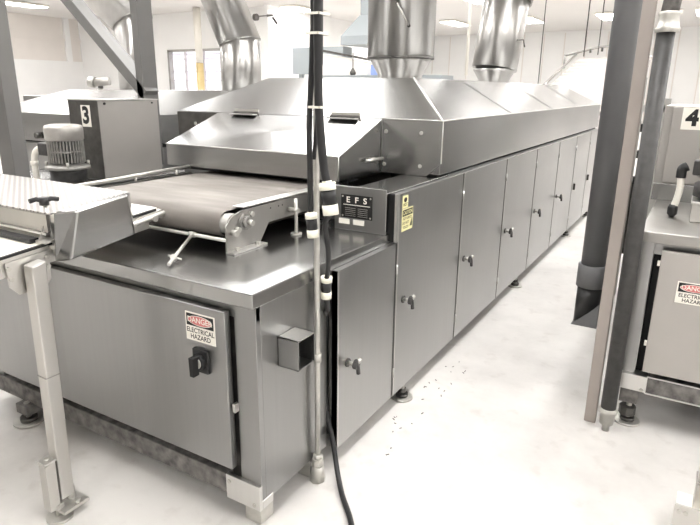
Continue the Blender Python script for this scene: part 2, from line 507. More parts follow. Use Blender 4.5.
# oven body behind the doors
b = MB()  # black boxes put the shade in gaps and under the hood into colour
b.box(-1.30, XS - .012, 2.52, 8.62, .10, 1.165, 'front').box(-1.60, -1.30, 2.52, 8.62, .10, 1.0, 'black')
b.box(XW, -2.9, 3.12, 8.62, .10, 1.165, 'front').box(-3.08, -2.9, 2.51, 3.12, .10, .98, 'front')
b.box(-2.9, -1.60, 2.50, 8.62, .10, .98, 'front')
b.box(XS - .10, XS - .05, 1.93, 2.5, .10, .914, 'black')
b.box(-3.0, XS - .022, 3.12, 8.58, 1.165, 1.20, 'black')
b.build('oven_body', oven, .003)
ys = [1.957, 2.513, 3.41, 4.32, 5.225, 6.13, 7.035, 7.94, 8.60]
for i in range(8):
    y0, y1 = ys[i] + .004, ys[i + 1] - .004
    zt = .925 if i == 0 else 1.165
    b = MB().box(XO - .03, XO, y0, y1, .085, zt, 'door')
    b.box(XO - .036, XO - .03, y0 + .01, y1 - .01, .09, zt - .01, 'edge')
    if i == 0:
        b.box(XO - .045, XO, y0, y0 + .004, .085, zt, 'edge')
    b.box(XO, XO + .0015, y0, y0 + .009, .085, zt, 'edge')
    b.box(XO, XO + .0012, y1 - .012, y1, .085, zt, 'dark_steel')
    d = b.build('side_door', oven, .0025)
    if i == 0: d['label'] = 'shorter first side door'
    if i < 6: latch(d, XO, y0 + .105, .606 if i else .479)
    else: MB().box(XO, XO + .02, y0 + .08, y0 + .1, .55, .62, 'dark_steel').build('latch', d)
    if i < 7:
        for z in (.2, zt - .16): MB().cyl((XO + .003, y1 + .003, z), (XO + .003, y1 + .003, z + .05), .006, 'edge', seg=10).build('hinge', d)
    if i == 1:
        lb = MB()
        R_, U_ = Yp, Zp
        lb.plate((XO, y0 + .070, 1.118), R_, U_, .062, .062, 'yellow', .001)
        lb.ellipse((XO, y0 + .070, 1.128), R_, U_, .018, .012, 'ink', .0016)
        lb.text('HOT', (XO, y0 + .070, 1.104), R_, U_, .022, 'ink', .0016, bold=.02)
        lb.build('hot_label', d, recalc=False)
        lb = MB()
        cy, cz = y0 + .100, 1.027
        lb.plate((XO, cy, cz), R_, U_, .125, .112, 'yellow', .001)
        lb.plate((XO, cy, cz + .035), R_, U_, .115, .032, 'ink', .0006, .001)
        lb.text('CAUTION', (XO, cy, cz + .035), R_, U_, .027, 'yellow', .0022, sx=.85, bold=.01)
        lb.text('HOT SURFACE', (XO, cy - .002, cz + .006), R_, U_, .018, 'ink', .0016, sx=.85, bold=.02)
        lb.text('DO NOT', (XO, cy - .02, cz - .016), R_, U_, .018, 'ink', .0016, bold=.02)
        lb.text('TOUCH', (XO, cy - .02, cz - .038), R_, U_, .018, 'ink', .0016, bold=.02)
        lb.prism([(XO + .0012, cy + .028, cz - .04), (XO + .0012, cy + .054, cz - .04), (XO + .0012, cy + .054, cz + .002)], (.0006, 0, 0), 'ink')
        lb.build('caution_label', d)
b = MB().box(XS - .015, XO - .013, 2.498, 2.511, .93, 1.165, 'black').build('gap_shade', oven)  # black strip paints the shade in the gap before the second door
MB().box(XO - .0125, XO + .002, 2.497, 2.513, .93, 1.167, 'edge').build('door_post', oven)
for fy in (2.67, 4.94, 7.10, 8.45):
    foot(MB(), -1.225, fy, .10, .06).build('foot', oven)
    foot(MB(), -3.1, fy, .11, .05).build('foot', oven)

# control box on the worktop
b = MB()
b.prism([(-1.535, 2.452, .9705), (XS, 2.452, .9705), (XS, 2.452, 1.190), (-1.535, 2.452, 1.190)], (0, .008, 0), 'front')
b.box(-1.535, XS - .02, 2.46, 2.515, .9705, 1.154, 'black')  # black block paints the shade of the gap beside the box
b.prism([(-1.47, 2.46, 1.155), (XS - .002, 2.46, 1.155), (XS - .002, 3.25, 1.155), (-1.47, 3.25, 1.155)], (0, 0, .017), 'counter')
cb = b.build('control_box', oven, .003)
b = MB()
c = Vector((-1.407, 2.4515, 1.092)); R_, U_ = Xp, Zp
b.plate(c, R_, U_, .175, .115, 'ink', .002)
for sx in (-1, 1):
    for sz in (-1, 1):
        b.ellipse(c + R_ * sx * .078 + U_ * sz * .048, R_, U_, .005, .005, 'galv', .0028)
b.text('E  F  S', c + U_ * .032, R_, U_, .040, 'white', .0026, sx=1.15, bold=.02)
b.plate(c + U_ * .008, R_, U_, .15, .0035, 'white', .0004, .0022)
for k in range(5):
    z = -.008 - k * .0095
    b.plate(c + U_ * z - R_ * .035, R_, U_, .06, .0016, 'galv', .0003, .0022)
    b.plate(c + U_ * z + R_ * .035, R_, U_, .055, .0016, 'galv', .0003, .0022)
b.build('nameplate', cb)
for dx in (-.040, .043):
    MB().plate(c + R_ * (dx - .03) - U_ * .077, R_, U_, .062, .026, 'white', .001).build('paper_label', cb)

# open square outlet on the side of the cabinet
b = MB()
y0, y1, z0, z1, xe = 1.594, 1.70, .645, .765, XS + .095
t_ = .004
b.box(XS, xe, y0, y0 + t_, z0, z1, 'front').box(XS, xe, y1 - t_, y1, z0, z1, 'front')
b.box(XS, xe, y0, y1, z1 - t_, z1, 'edge').box(XS, xe, y0, y1, z0, z0 + t_, 'front')
b.box(XS + .001, XS + .004, y0, y1, z0, z1, 'black')
b.build('outlet_box', oven)

# main hood
def hood_mb(x0, x1, y0, y1, zl, ze, zr, ins, run, open_front=True):
    b = MB(); i = b.mi('hood')
    V = lambda x, y, z: b.bm.verts.new((x, y, z))
    L_ = [V(x0, y0, zl), V(x1, y0, zl), V(x1, y1, zl), V(x0, y1, zl)]
    E_ = [V(x0, y0, ze), V(x1, y0, ze), V(x1, y1, ze), V(x0, y1, ze)]
    T_ = [V(x0 + ins, y0 + run, zr), V(x1 - ins, y0 + run, zr), V(x1 - ins, y1 - run, zr), V(x0 + ins, y1 - run, zr)]
    for k in range(4):
        n = (k + 1) % 4
        b.face([L_[k], L_[n], E_[n], E_[k]], i)
        b.face([E_[k], E_[n], T_[n], T_[k]], i)
    b.face(T_, i)
    return b
hd = hood_mb(XW, XS, 3.10, 8.62, 1.185, 1.482, 1.715, .42, .52)
hood = hd.build('main_hood', oven)
so = hood.modifiers.new('sheet', 'SOLIDIFY'); so.thickness = .006; so.offset = -1
bv = hood.modifiers.new('edge', 'BEVEL'); bv.width = .006; bv.segments = 2; bv.limit_method = 'ANGLE'; bv.angle_limit = .2
# standing seams where the hood sheets meet
b = MB()
b.tube([(XS + .002, 3.095, 1.485), (XS - .42, 3.62, 1.718)], .006, 'edge', 8)
b.tube([(XS + .003, 3.1, 1.482), (XS + .003, 8.62, 1.482)], .004, 'edge', 8)
for y in (4.45, 5.8, 7.15): b.prism([(XS + .001, y, 1.483), (XS + .001, y + .012, 1.483), (XS - .42, y + .012, 1.718), (XS - .42, y, 1.718)], (0, 0, .003), 'hood')
b.build('hood_seam', hood)
# bolted corner plate, lower right corner cut off
b = MB()
b.prism([(-1.612, 3.098, 1.174), (-1.32, 3.098, 1.174), (-1.236, 3.098, 1.25), (-1.236, 3.098, 1.482), (-1.612, 3.098, 1.482)], (0, -.012, 0), 'hood')
for x, z in ((-1.582, 1.412), (-1.36, 1.412), (-1.588, 1.225), (-1.36, 1.228)):
    b.cyl((x, 3.087, z), (x, 3.078, z), .011, 'galv', seg=12)
b.build('corner_plate', hood, .002)
b = MB().box(-3.255, -2.880, 3.085, 3.098, 1.190, 1.478, 'dark_steel').cyl((-3.08, 3.085, 1.40), (-3.08, 3.078, 1.40), .012, 'edge', seg=12)  # dark sheet with a small round boss over the hood's left front
b.build('dark_front_sheet', hood, .002)
MB().tube([(-1.234, 3.086, 1.25), (-1.234, 3.086, 1.482), (-1.612, 3.086, 1.484)], .004, 'edge', 8).build('plate_edging', hood)

# access hood over the infeed
b = MB()
x0, x1 = -2.872, -1.612
pf = [(x1, 3.09, 1.172), (x1, 2.612, 1.178), (x1, 2.612, 1.306), (x1, 3.09, 1.478)]
i = b.mi('hood')
P = [b.bm.verts.new(p) for p in pf]; Q = [b.bm.verts.new((x0, p[1], p[2])) for k, p in enumerate(pf)]
b.face(P, i); b.face(Q[::-1], i)
b.face([P[1], Q[1], Q[2], P[2]], i); b.face([P[2], Q[2], Q[3], P[3]], i)
ah = b.build('access_hood', oven)
so = ah.modifiers.new('sheet', 'SOLIDIFY'); so.thickness = .005; so.offset = -1
b = MB()
b.tube([(x1 + .001, 2.612, 1.178), (x1 + .001, 2.612, 1.306), (x1 + .001, 3.084, 1.476), (x1 + .003, 3.084, 1.18)], .0035, 'edge', 8)
b.tube([(x0, 2.611, 1.307), (x1, 2.611, 1.307)], .0035, 'edge', 8)
b.build('hood_edging', ah)
b = MB().cyl((x1, 2.98, 1.262), (x1 + .02, 2.98, 1.262), .010, 'galv', seg=12)
b.tube([(x1 + .01, 2.88, 1.262), (x1 + .03, 2.90, 1.262), (x1 + .03, 3.05, 1.262)], .010, 'galv', 10)
b.build('hood_handle', ah)
for hx in (-2.62, -1.86):
    b = MB().box(hx - .10, hx + .10, 3.03, 3.075, 1.474, 1.480, 'edge').box(hx - .10, hx + .10, 3.088, 3.096, 1.485, 1.51, 'galv')
    b.cyl((hx - .10, 3.082, 1.486), (hx + .10, 3.082, 1.486), .009, 'dark_steel', seg=12)
    b.build('hood_hinge', ah)

# black sheets put the shade behind the infeed mouth into colour
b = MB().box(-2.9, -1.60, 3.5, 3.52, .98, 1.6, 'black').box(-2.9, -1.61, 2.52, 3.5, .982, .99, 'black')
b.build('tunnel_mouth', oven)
MB().box(-2.865, -1.62, 2.72, 2.73, 1.1435, 1.335, 'black').build('mouth_shade', oven)  # added black sheet stands in for the shade inside the mouth

# exhaust ducts rising from the hood
def duct_ring(b, c, r, z): b.cyl((c[0], c[1], z - .008), (c[0], c[1], z + .008), r, 'dark_steel', seg=40)
DU = thing('exhaust_duct', 'large round steel duct with a small handle on the nearer hood end', 'duct', (-2.245, 4.6, 1.715), 'exhaust ducts on the oven')
MB().cyl((-2.245, 4.6, 1.885), (-2.245, 4.6, CZ - .01), .272, 'duct', seg=64).build('pipe', DU)
b = MB().lathe((-2.245, 4.6, 0), [(.185, 1.7155), (.185, 1.76), (.240, 1.855), (.252, 1.868), (.252, 1.888)], 'duct', 48); b.build('collar', DU)
b = MB(); duct_ring(b, (-2.245, 4.6), .275, 1.885); b.build('joint_ring', DU)
b = MB()
ang = -1.25; ex, ey = math.cos(ang), math.sin(ang)
p0 = Vector((-2.245 + ex * .27, 4.6 + ey * .27, 2.27)); p1 = Vector((-2.245 + math.cos(ang + .35) * .27, 4.6 + math.sin(ang + .35) * .27, 2.11))
o1 = Vector((ex, ey, 0)) * .03
b.cyl(p0, p0 + o1, .012, 'dark_steel', seg=10).cyl(p1, p1 + o1, .012, 'dark_steel', seg=10)
b.tube([p0 + o1, p1 + o1], .007, 'galv', 8)
b.build('damper_handle', DU)
D2 = thing('exhaust_duct', 'large round steel duct farther along the hood, leaning slightly', 'duct', (-2.30, 7.3, 1.715), 'exhaust ducts on the oven')
q0, q1, q2 = Vector((-2.305, 7.3, 1.885)), Vector((-2.25, 7.42, 2.66)), Vector((-1.9, 8.2, 4.98))
MB().cyl(q0, q1, .268, 'duct', seg=56).build('pipe', D2)
MB().cyl(q1 + Vector((0.01, 0.02, .012)), q2, .28, 'duct', seg=56, n2=(0, 0, 1)).build('upper_pipe', D2)
MB().cyl(q1 - (q1 - q0).normalized() * .012, q1 + (q1 - q0).normalized() * .014, .284, 'dark_steel', seg=48).build('joint_ring', D2)
MB().lathe((-2.30, 7.3, 0), [(.185, 1.7155), (.185, 1.76), (.235, 1.85), (.25, 1.868), (.25, 1.888)], 'duct', 48).build('collar', D2)
MB().tube([(-2.03, 7.2, 2.2), (-1.95, 7.18, 2.2), (-1.93, 7.18, 2.12)], .008, 'dark_steel', 8).build('probe', D2)

# ------------------------------------------------------------------ infeed conveyor
IC = thing('infeed_conveyor', 'woven-belt infeed conveyor running into the oven mouth', 'conveyor', (-2.15, 2.3, .971))
XPt = -1.661
prof = [(1.797, .975), (1.799, 1.085), (1.83, 1.12), (1.90, 1.140), (2.60, 1.148), (2.60, 1.057), (2.36, 1.055), (2.085, 1.055), (2.02, .975)]
def side_plate(x, d):
    b = MB().prism([(x, y, z) for y, z in prof], (d, 0, 0), 'frame')
    b.box(min(x, x + 8 * d), max(x, x + 8 * d), 1.797, 2.02, .971, .978, 'edge')
    for y in (1.84, 1.97): b.cyl((x + 5 * d, y, .978), (x + 5 * d, y, .992), .010, 'galv', seg=6, smooth=False)
    for y in (2.10, 2.16, 2.19): b.cyl((x, y, 1.118), (x + d * 1.15, y, 1.118), .004, 'ink', seg=8)
    return b
side_plate(XPt - .006, .006).build('side_plate', IC)
side_plate(-2.66, -.006).build('side_plate', IC)
# belt: closed loop
yb0, yb1, zt, zb = 1.855, 3.35, 1.142, 1.03
rr = (zt - zb) / 2
loop = []
for k in range(13):
    a = PI / 2 + PI * k / 12
    loop.append((yb0 + rr * math.cos(a), (zt + zb) / 2 + rr * math.sin(a)))
for k in range(13):
    a = -PI / 2 + PI * k / 12
    loop.append((yb1 + rr * math.cos(a), (zt + zb) / 2 + rr * math.sin(a)))
b = MB(); i = b.mi('beltmat')
A = [b.bm.verts.new((-2.62, y, z)) for y, z in loop]; B = [b.bm.verts.new((-1.70, y, z)) for y, z in loop]
for k in range(len(loop)): b.face([A[k], A[(k + 1) % len(loop)], B[(k + 1) % len(loop)], B[k]], i, k < 12 or 13 <= k < 25)
b.build('belt', IC)
MB().cyl((-2.655, yb0, zt - rr), (-1.667, yb0, zt - rr), .045, 'frame', seg=24).build('roller', IC)
MB().box(-1.715, -1.655, 1.905, 2.9, 1.149, 1.154, 'edge').build('edge_strip', IC)
b = MB()
c = Vector((XPt, 1.915, 1.088))
b.cyl(c, c + Xp * .010, .034, 'motor', seg=24).cyl(c + Xp * .01, c + Xp * .028, .026, 'motor', seg=24).cyl(c + Xp * .028, c + Xp * .05, .013, 'galv', seg=16)
b.cyl((c.x, c.y - .0, c.z), (c.x + .008, c.y, c.z), .04, 'motor', seg=6)
for a, bq in ((-.05, -.025), (.04, .028)): b.cyl((c.x, c.y + a, c.z + bq), (c.x + .018, c.y + a, c.z + bq), .012, 'galv', seg=12)
b.build('bearing', IC)
MB().cyl((XPt, 1.835, 1.055), (XPt + .03, 1.835, 1.055), .014, 'galv', seg=14).build('axle_end', IC)
MB().cyl((-2.66, 1.80, 1.028), (XPt, 1.80, 1.028), .008, 'galv', seg=12).build('cross_rod', IC)
b = MB().tube([(-2.67, 1.72, 1.16), (-2.69, 2.62, 1.178)], .011, 'galv', 10)
for y in (1.9, 2.2, 2.5): b.cyl((-2.68, y, 1.12), (-2.68, y, 1.17), .007, 'galv', seg=8)
b.build('guide_rail', IC)
b = MB().cyl((-1.615, 2.235, .978), (-1.615, 2.235, 1.145), .009, 'galv', seg=12).cyl((-1.615, 2.235, .971), (-1.615, 2.235, .979), .028, 'galv', seg=20)
b.cyl((-1.655, 2.235, 1.09), (-1.60, 2.235, 1.09), .012, 'galv', seg=12)
b.build('jack_rod', IC)
b = MB().tube([(-1.86, 1.80, 1.028), (-1.72, 1.53, .982)], .007, 'galv', 10)
b.tube([(-1.770, 1.575, 1.0), (-1.722, 1.600, .985)], .0045, 'galv', 8).cyl((-1.752, 1.592, .985), (-1.744, 1.576, .998), .012, 'galv', seg=10).cyl((-1.875, 1.80, 1.028), (-1.845, 1.80, 1.028), .013, 'galv', seg=12)
b.build('lever_rod', IC)

# ------------------------------------------------------------------ foreground transfer conveyor
TC = thing('transfer_conveyor', 'inclined transfer conveyor in the left foreground with perforated guard', 'conveyor', (-2.03, 1.1, 0))
sl = .082
def zc(y): return 1.07 + (y - 1.07) * sl
def beam(x0, x1, y0, y1, dz0, dz1, mat):
    return MB().hexa([(x0, y0, zc(y0) + dz0), (x1, y0, zc(y0) + dz0), (x1, y1, zc(y1) + dz0), (x0, y1, zc(y1) + dz0),
                      (x0, y0, zc(y0) + dz1), (x1, y0, zc(y0) + dz1), (x1, y1, zc(y1) + dz1), (x0, y1, zc(y1) + dz1)], mat)
beam(-2.06, -2.035, .2, 1.72, -.075, -.006, 'white_steel').build('side_beam', TC, .002)
beam(-2.96, -2.935, .2, 1.72, -.075, -.006, 'white_steel').build('side_beam', TC, .002)
b = beam(-2.93, -2.04, .2, 1.775, -.004, .004, 'white')
tb = b.build('belt', TC)
b = beam(-2.04, -2.028, .2, 1.76, -.006, .0035, 'ink'); b.build('belt_edge', TC)
yn = 1.768
b = MB().cyl((-2.93, yn, zc(yn) - .022), (-2.045, yn, zc(yn) - .022), .020, 'white', seg=18); b.build('nose_roller', TC)
b = MB()
b.hexa([(-2.045, 1.60, zc(1.6) - .055), (-2.025, 1.60, zc(1.6) - .055), (-2.025, 1.785, zc(1.8) - .04), (-2.045, 1.785, zc(1.8) - .04),
        (-2.045, 1.60, zc(1.6) - .012), (-2.025, 1.60, zc(1.6) - .012), (-2.025, 1.785, zc(1.8) - .006), (-2.045, 1.785, zc(1.8) - .006)], 'white_steel')
b.cyl((-2.03, 1.73, zc(1.73) - .03), (-2.0, 1.73, zc(1.73) - .03), .014, 'galv', seg=12)
b.cyl((-2.03, 1.77, zc(1.77) - .03), (-2.01, 1.77, zc(1.77) - .03), .010, 'galv', seg=12)
b.tube([(-2.015, 1.55, zc(1.55) - .03), (-2.015, 1.79, zc(1.79) - .022)], .012, 'white_steel', 10)
b.build('belt_tensioner', TC)
# guard box and perforated cover across the belt
b = MB()
gx0, gx1 = -1.992, -1.915
b.hexa([(gx0, 1.235, 1.02), (gx1, 1.250, 1.035), (gx1, 1.545, 1.075), (gx0, 1.60, 1.06),
        (gx0, 1.255, 1.205), (gx1, 1.30, 1.213), (gx1, 1.525, 1.240), (gx0, 1.60, 1.232)], 'frame')
gb = b.build('guard_box', TC, .008); gb.data.materials[0] = M['counter']
b = MB()
b.hexa([(-3.3, 1.245, 1.196), (gx0 - .004, 1.245, 1.196), (gx0 - .004, 1.60, 1.226), (-3.3, 1.60, 1.226),
        (-3.3, 1.245, 1.201), (gx0 - .004, 1.245, 1.201), (gx0 - .004, 1.60, 1.231), (-3.3, 1.60, 1.231)], 'perf')
b.build('perforated_cover', TC)
b = MB().hexa([(-3.3, 1.245, 1.125), (gx0 - .03, 1.245, 1.125), (gx0 - .03, 1.257, 1.125), (-3.3, 1.257, 1.125),
               (-3.3, 1.245, 1.194), (gx0 - .03, 1.245, 1.194), (gx0 - .03, 1.257, 1.194), (-3.3, 1.257, 1.194)], 'frame')
b.box(-3.3, gx0 - .03, 1.235, 1.25, 1.118, 1.127, 'edge')
b.build('guard_skirt', TC)
b = MB().box(-3.0, -2.07, 1.20, 1.235, 1.088, 1.104, 'rubber')
b.build('scraper_strip', TC)
# clamp knob
b = MB()
b.cyl((-2.03, 1.265, 1.105), (-2.03, 1.252, 1.24), .008, 'edge', seg=12)
b.build('clamp_rod', TC)
b = MB()
kc = Vector((-2.03, 1.251, 1.243))
b.cyl(kc - Zp * .014, kc + Zp * .014, .017, 'rubber', seg=16)
for s in (-1, 1):
    b.tube([kc, kc + Vector((.014 * s, .020 * s, .008)), kc + Vector((.020 * s, .044 * s, .003))], .009, 'rubber', 10)
b.build('clamp_knob', TC)
b = MB().hexa([(-2.06, 1.215, 1.092), (-2.0, 1.215, 1.092), (-2.0, 1.33, 1.102), (-2.06, 1.33, 1.102),
               (-2.06, 1.215, 1.100), (-2.0, 1.215, 1.100), (-2.0, 1.33, 1.110), (-2.06, 1.33, 1.110)], 'white_steel')
b.prism([(-2.045, 1.225, 1.10), (-2.045, 1.30, 1.106), (-2.045, 1.285, 1.155), (-2.045, 1.25, 1.165)], (-.006, 0, 0), 'white_steel')
b.cyl((-2.02, 1.265, 1.04), (-2.02, 1.265, 1.09), .010, 'galv', seg=10).cyl((-2.02, 1.265, 1.065), (-2.02, 1.265, 1.078), .022, 'galv', seg=6, smooth=False)
b.cyl((-2.012, 1.32, 1.082), (-1.985, 1.41, 1.050), .007, 'edge', seg=10)
b.build('clamp_plate', TC)
# bracket and leg
b = MB().prism([(-2.024, 1.075, 1.05), (-2.024, 1.24, 1.063), (-2.024, 1.235, .955), (-2.024, 1.215, .93), (-2.024, 1.11, .925), (-2.024, 1.08, .96)], (-.008, 0, 0), 'white_steel')
for y, z in ((1.085, .99), (1.225, 1.005), (1.225, 1.04), (1.08, 1.03)): b.cyl((-2.024, y, z), (-2.012, y, z), .008, 'galv', seg=10)
b.build('leg_bracket', TC)
def skew_leg(b, x0, x1, yt, yb, zt_, zb_, d, mat):
    b.hexa([(x0, yb, zb_), (x1, yb, zb_), (x1, yb + d, zb_), (x0, yb + d, zb_), (x0, yt, zt_ - .012), (x1, yt, zt_ - .012), (x1, yt + d, zt_), (x0, yt + d, zt_)], mat)
    return b
lg = skew_leg(MB(), -2.014, -1.960, 1.13, 1.112, 1.045, .075, .056, 'white_steel').build('leg', TC, .005)
b = MB().box(-2.0155, -1.9585, 1.119, 1.181, .600, .604, 'frame')
b.build('weld_line', lg)
b = skew_leg(MB(), -2.005, -1.960, 1.066, 1.062, .262, .05, .042, 'white_steel')
b.box(-2.010, -1.955, 1.061, 1.112, .259, .267, 'edge'); b.cyl((-1.982, 1.087, .267), (-1.982, 1.087, .273), .010, 'galv', seg=12)
b.build('foot_extension', lg, .002)
b = MB().cyl((-1.972, 1.10, .0), (-1.972, 1.10, .012), .05, 'galv').cyl((-1.972, 1.10, .012), (-1.972, 1.10, .07), .012, 'galv', seg=12).box(-2.02, -1.92, 1.09, 1.20, .035, .048, 'white_steel')
b.cyl((-1.972, 1.10, .048), (-1.972, 1.10, .066), .022, 'galv', seg=6, smooth=False).cyl((-1.935, 1.16, .048), (-1.935, 1.16, .06), .012, 'galv', seg=8)
b.cyl((-1.986, 1.165, .0), (-1.986, 1.165, .1), .018, 'galv', seg=12)
b.build('foot_plate', lg)
skew_leg(MB(), -2.975, -2.915, 1.13, 1.045, 1.045, .0, .062, 'white_steel').build('leg', TC, .005)
skew_leg(MB(), -2.022, -1.962, .33, .25, .94, .0, .062, 'white_steel').build('leg', TC, .005)
skew_leg(MB(), -2.975, -2.915, .33, .25, .94, .0, .062, 'white_steel').build('leg', TC, .005)

# ------------------------------------------------------------------ conduit and cables beside the cabinet
CP = thing('conduit_pipe', 'thin galvanised conduit pipe from ceiling to floor at the cabinet corner', 'pipe', (-1.219, 1.82, 0))
cx = -1.219
b = MB().tube([(cx, 1.82, CZ - .01), (cx, 1.82, 1.9), (cx, 1.82, 1.1), (cx, 1.82, .62), (cx - .002, 1.82, .10)], .0115, 'galv', 14); b.build('pipe', CP)
b = MB().cyl((cx, 1.82, .575), (cx, 1.82, .61), .017, 'galv', seg=14).cyl((cx - .022, 1.82, .59), (cx, 1.82, .59), .008, 'galv', seg=8); b.build('pipe_union', CP)
b = MB().cyl((cx, 1.82, .12), (cx, 1.82, .14), .020, 'galv', seg=16).cyl((cx, 1.82, .085), (cx, 1.82, .12), .026, 'galv', seg=8, smooth=False)
b.cyl((cx - .01, 1.83, .0), (cx, 1.82, .085), .036, 'galv', r2=.026, seg=8); b.build('pipe_foot', CP)

def spl(pts, n=8):
    """Catmull-Rom through points"""
    P = [Vector(p) for p in pts]; P = [P[0] * 2 - P[1]] + P + [P[-1] * 2 - P[-2]]
    out = []
    for k in range(1, len(P) - 2):
        for j in range(n):
            t = j / n; a, b_, c_, d = P[k - 1:k + 3]
            out.append(.5 * ((2 * b_) + (c_ - a) * t + (2 * a - 5 * b_ + 4 * c_ - d) * t * t + (3 * b_ - a - 3 * c_ + d) * t ** 3))
    out.append(P[-2]); return out
def plug(parent, name, c0, c1, r):
    """two-part cord connector: pale collars, black middle"""
    c0, c1 = Vector(c0), Vector(c1)
    b = MB()
    b.cyl(c0, c0.lerp(c1, .22), r * 1.05, 'cream', seg=20).cyl(c0.lerp(c1, .22), c0.lerp(c1, .68), r * .92, 'rubber', seg=20).cyl(c0.lerp(c1, .68), c1, r * 1.0, 'cream', seg=20)
    b.cyl(c0 + (c0 - c1) * .06, c0, r * .6, 'cream', seg=14)
    return b.build(name, parent)
C1 = thing('power_cable', 'black power cable hanging left of the conduit, ending in a connector', 'cable', (-1.20, 1.76, 1.13))
MB().tube(spl([(-1.187, 1.76, CZ - .01), (-1.187, 1.76, 2.2), (-1.192, 1.76, 1.80), (-1.207, 1.76, 1.55), (-1.208, 1.76, 1.4), (-1.204, 1.76, 1.20)]), .0105, 'rubber', 12).build('cord', C1)
plug(C1, 'connector', (-1.204, 1.76, 1.205), (-1.195, 1.76, 1.115), .022)
C2 = thing('power_cable', 'thick black power cable with two connectors running down to the floor', 'cable', (-1.16, 1.76, 1.0))
MB().tube(spl([(-1.163, 1.75, CZ - .01), (-1.163, 1.75, 2.2), (-1.163, 1.75, 1.8), (-1.161, 1.75, 1.60), (-1.152, 1.75, 1.48), (-1.140, 1.75, 1.38), (-1.127, 1.75, 1.322)]), .0155, 'rubber', 12).build('cord', C2)
plug(C2, 'connector', (-1.127, 1.75, 1.326), (-1.110, 1.75, 1.212), .029)
MB().tube(spl([(-1.112, 1.75, 1.215), (-1.145, 1.765, 1.17), (-1.148, 1.79, 1.07), (-1.160, 1.81, 1.00), (-1.190, 1.845, .93)]), .010, 'rubber', 10).build('middle_cord', C2)
plug(C2, 'connector', (-1.194, 1.85, .935), (-1.200, 1.855, .845), .022)
MB().tube(spl([(-1.200, 1.855, .848), (-1.222, 1.90, .78), (-1.262, 1.943, .70), (-1.265, 1.943, .4), (-1.25, 1.943, .25), (-1.205, 1.92, .14), (-1.15, 1.87, .04), (-1.07, 1.78, .014), (-.965, 1.67, .013), (-.87, 1.53, .013), (-.84, 1.35, .013)]), .0115, 'rubber', 12).build('lower_cord', C2)
C3 = thing('power_cable', 'thin black power cable strapped between the two thicker cables', 'cable', (-1.182, 1.785, 1.5))
MB().tube(spl([(-1.176, 1.788, CZ - .01), (-1.176, 1.788, 2.1), (-1.180, 1.788, 1.7), (-1.195, 1.787, 1.52), (-1.210, 1.79, 1.40)]), .008, 'rubber', 10).build('cord', C3)
for k, (z, xx, ww) in enumerate(((1.885, -1.172, .028), (1.824, -1.172, .024), (1.585, -1.168, .024))):
    b = MB()
    b.box(xx - ww, xx + ww, 1.728, 1.732, z - .004, z + .004, 'white').box(xx - ww, xx + ww, 1.795, 1.799, z - .004, z + .004, 'white')
    b.box(xx - ww, xx - ww + .003, 1.728, 1.799, z - .004, z + .004, 'white').box(xx + ww - .003, xx + ww, 1.728, 1.799, z - .004, z + .004, 'white')
    o = b.build('cable_tie', loc=(xx, 1.76, z))
    tag(o, ('white cable tie at the top of the hanging black cables', 'white cable tie just below the topmost tie on the black cables', 'lowest white cable tie on the cables, in front of the oven hood')[k], 'cable tie', 'cable ties on the hanging cables')

# ------------------------------------------------------------------ left post, machine 3 and its frame
tag(MB().box(-3.45, -3.32, 1.90, 1.99, 0, CZ - .005, 'post').build('steel_post', bevel=.006, loc=(-3.33, 1.96, 0)),
    'grey square steel post at the left edge of the picture', 'post')
M3 = thing('machine_cabinet', 'low steel machine cabinet left of the infeed conveyor under the panel marked 3', 'cabinet', (-3.95, 3.0, 0))
b = MB().box(-4.75, -3.72, 2.3, 3.7, .10, .92, 'front'); b.build('body', M3, .003)
MB().box(-4.78, -3.70, 2.27, 3.60, .92, .965, 'counter').build('worktop', M3, .003)
for x in (-4.65, -3.82):
    for y in (2.4, 3.6): foot(MB(), x, y, .1).build('foot', M3)
E3 = thing('control_panel', 'steel control panel box marked with a black number 3', 'control box', (-3.96, 3.12, .966))
MB().box(-4.135, -3.802, 2.848, 3.40, .966, 1.541, 'panel').build('box', E3, .003)
MB().box(-4.135, -3.803, 2.842, 2.8475, .967, 1.541, 'dark_steel').build('shaded_front', E3)  # dark sheet paints the front face's dim reflections into its colour
b = MB().box(-4.14, -3.797, 2.835, 3.405, 1.541, 1.549, 'edge')
b.build('lid', E3)
MB().cyl((-3.80, 2.90, 1.52), (-3.792, 2.90, 1.52), .009, 'ink', seg=10).build('screw', E3)
MB().cyl((-3.80, 3.34, 1.52), (-3.792, 3.34, 1.52), .006, 'ink', seg=10).build('screw', E3)
b = MB(); c = Vector((-3.94, 2.8415, 1.43))
b.plate(c, Xp, Zp, .105, .155, 'white', .001).text('3', c, Xp, Zp, .165, 'ink', .0018, bold=.04); b.build('number_plate', E3)
# motor
MO = thing('gear_motor', 'upright finned electric motor beside the panel marked 3', 'motor', (-3.97, 2.62, .966))
mc = (-3.955, 2.60, 0)
MB().lathe(mc, [(.118, 1.31), (.126, 1.318), (.128, 1.40), (.120, 1.422), (.09, 1.43), (.01, 1.434)], 'cowl', 40).build('fan_cowl', MO)
b = MB().cyl((mc[0], mc[1], 1.13), (mc[0], mc[1], 1.315), .098, 'iron', seg=36)
for k in range(36):
    a = 2 * PI * k / 36
    X = Matrix.Translation((mc[0], mc[1], 0)) @ Matrix.Rotation(a, 4, 'Z')
    b.box(.095, .121, -.0045, .0045, 1.14, 1.312, 'motor', X)
b.cyl((mc[0], mc[1], 1.215), (mc[0], mc[1], 1.232), .116, 'motor', seg=36)
b.build('finned_body', MO)
b = MB().lathe(mc, [(.12, 1.085), (.148, 1.09), (.148, 1.112), (.118, 1.122), (.10, 1.135)], 'motor', 40)
b.lathe(mc, [(.10, .995), (.124, 1.0), (.120, 1.06), (.13, 1.087)], 'iron', 40)
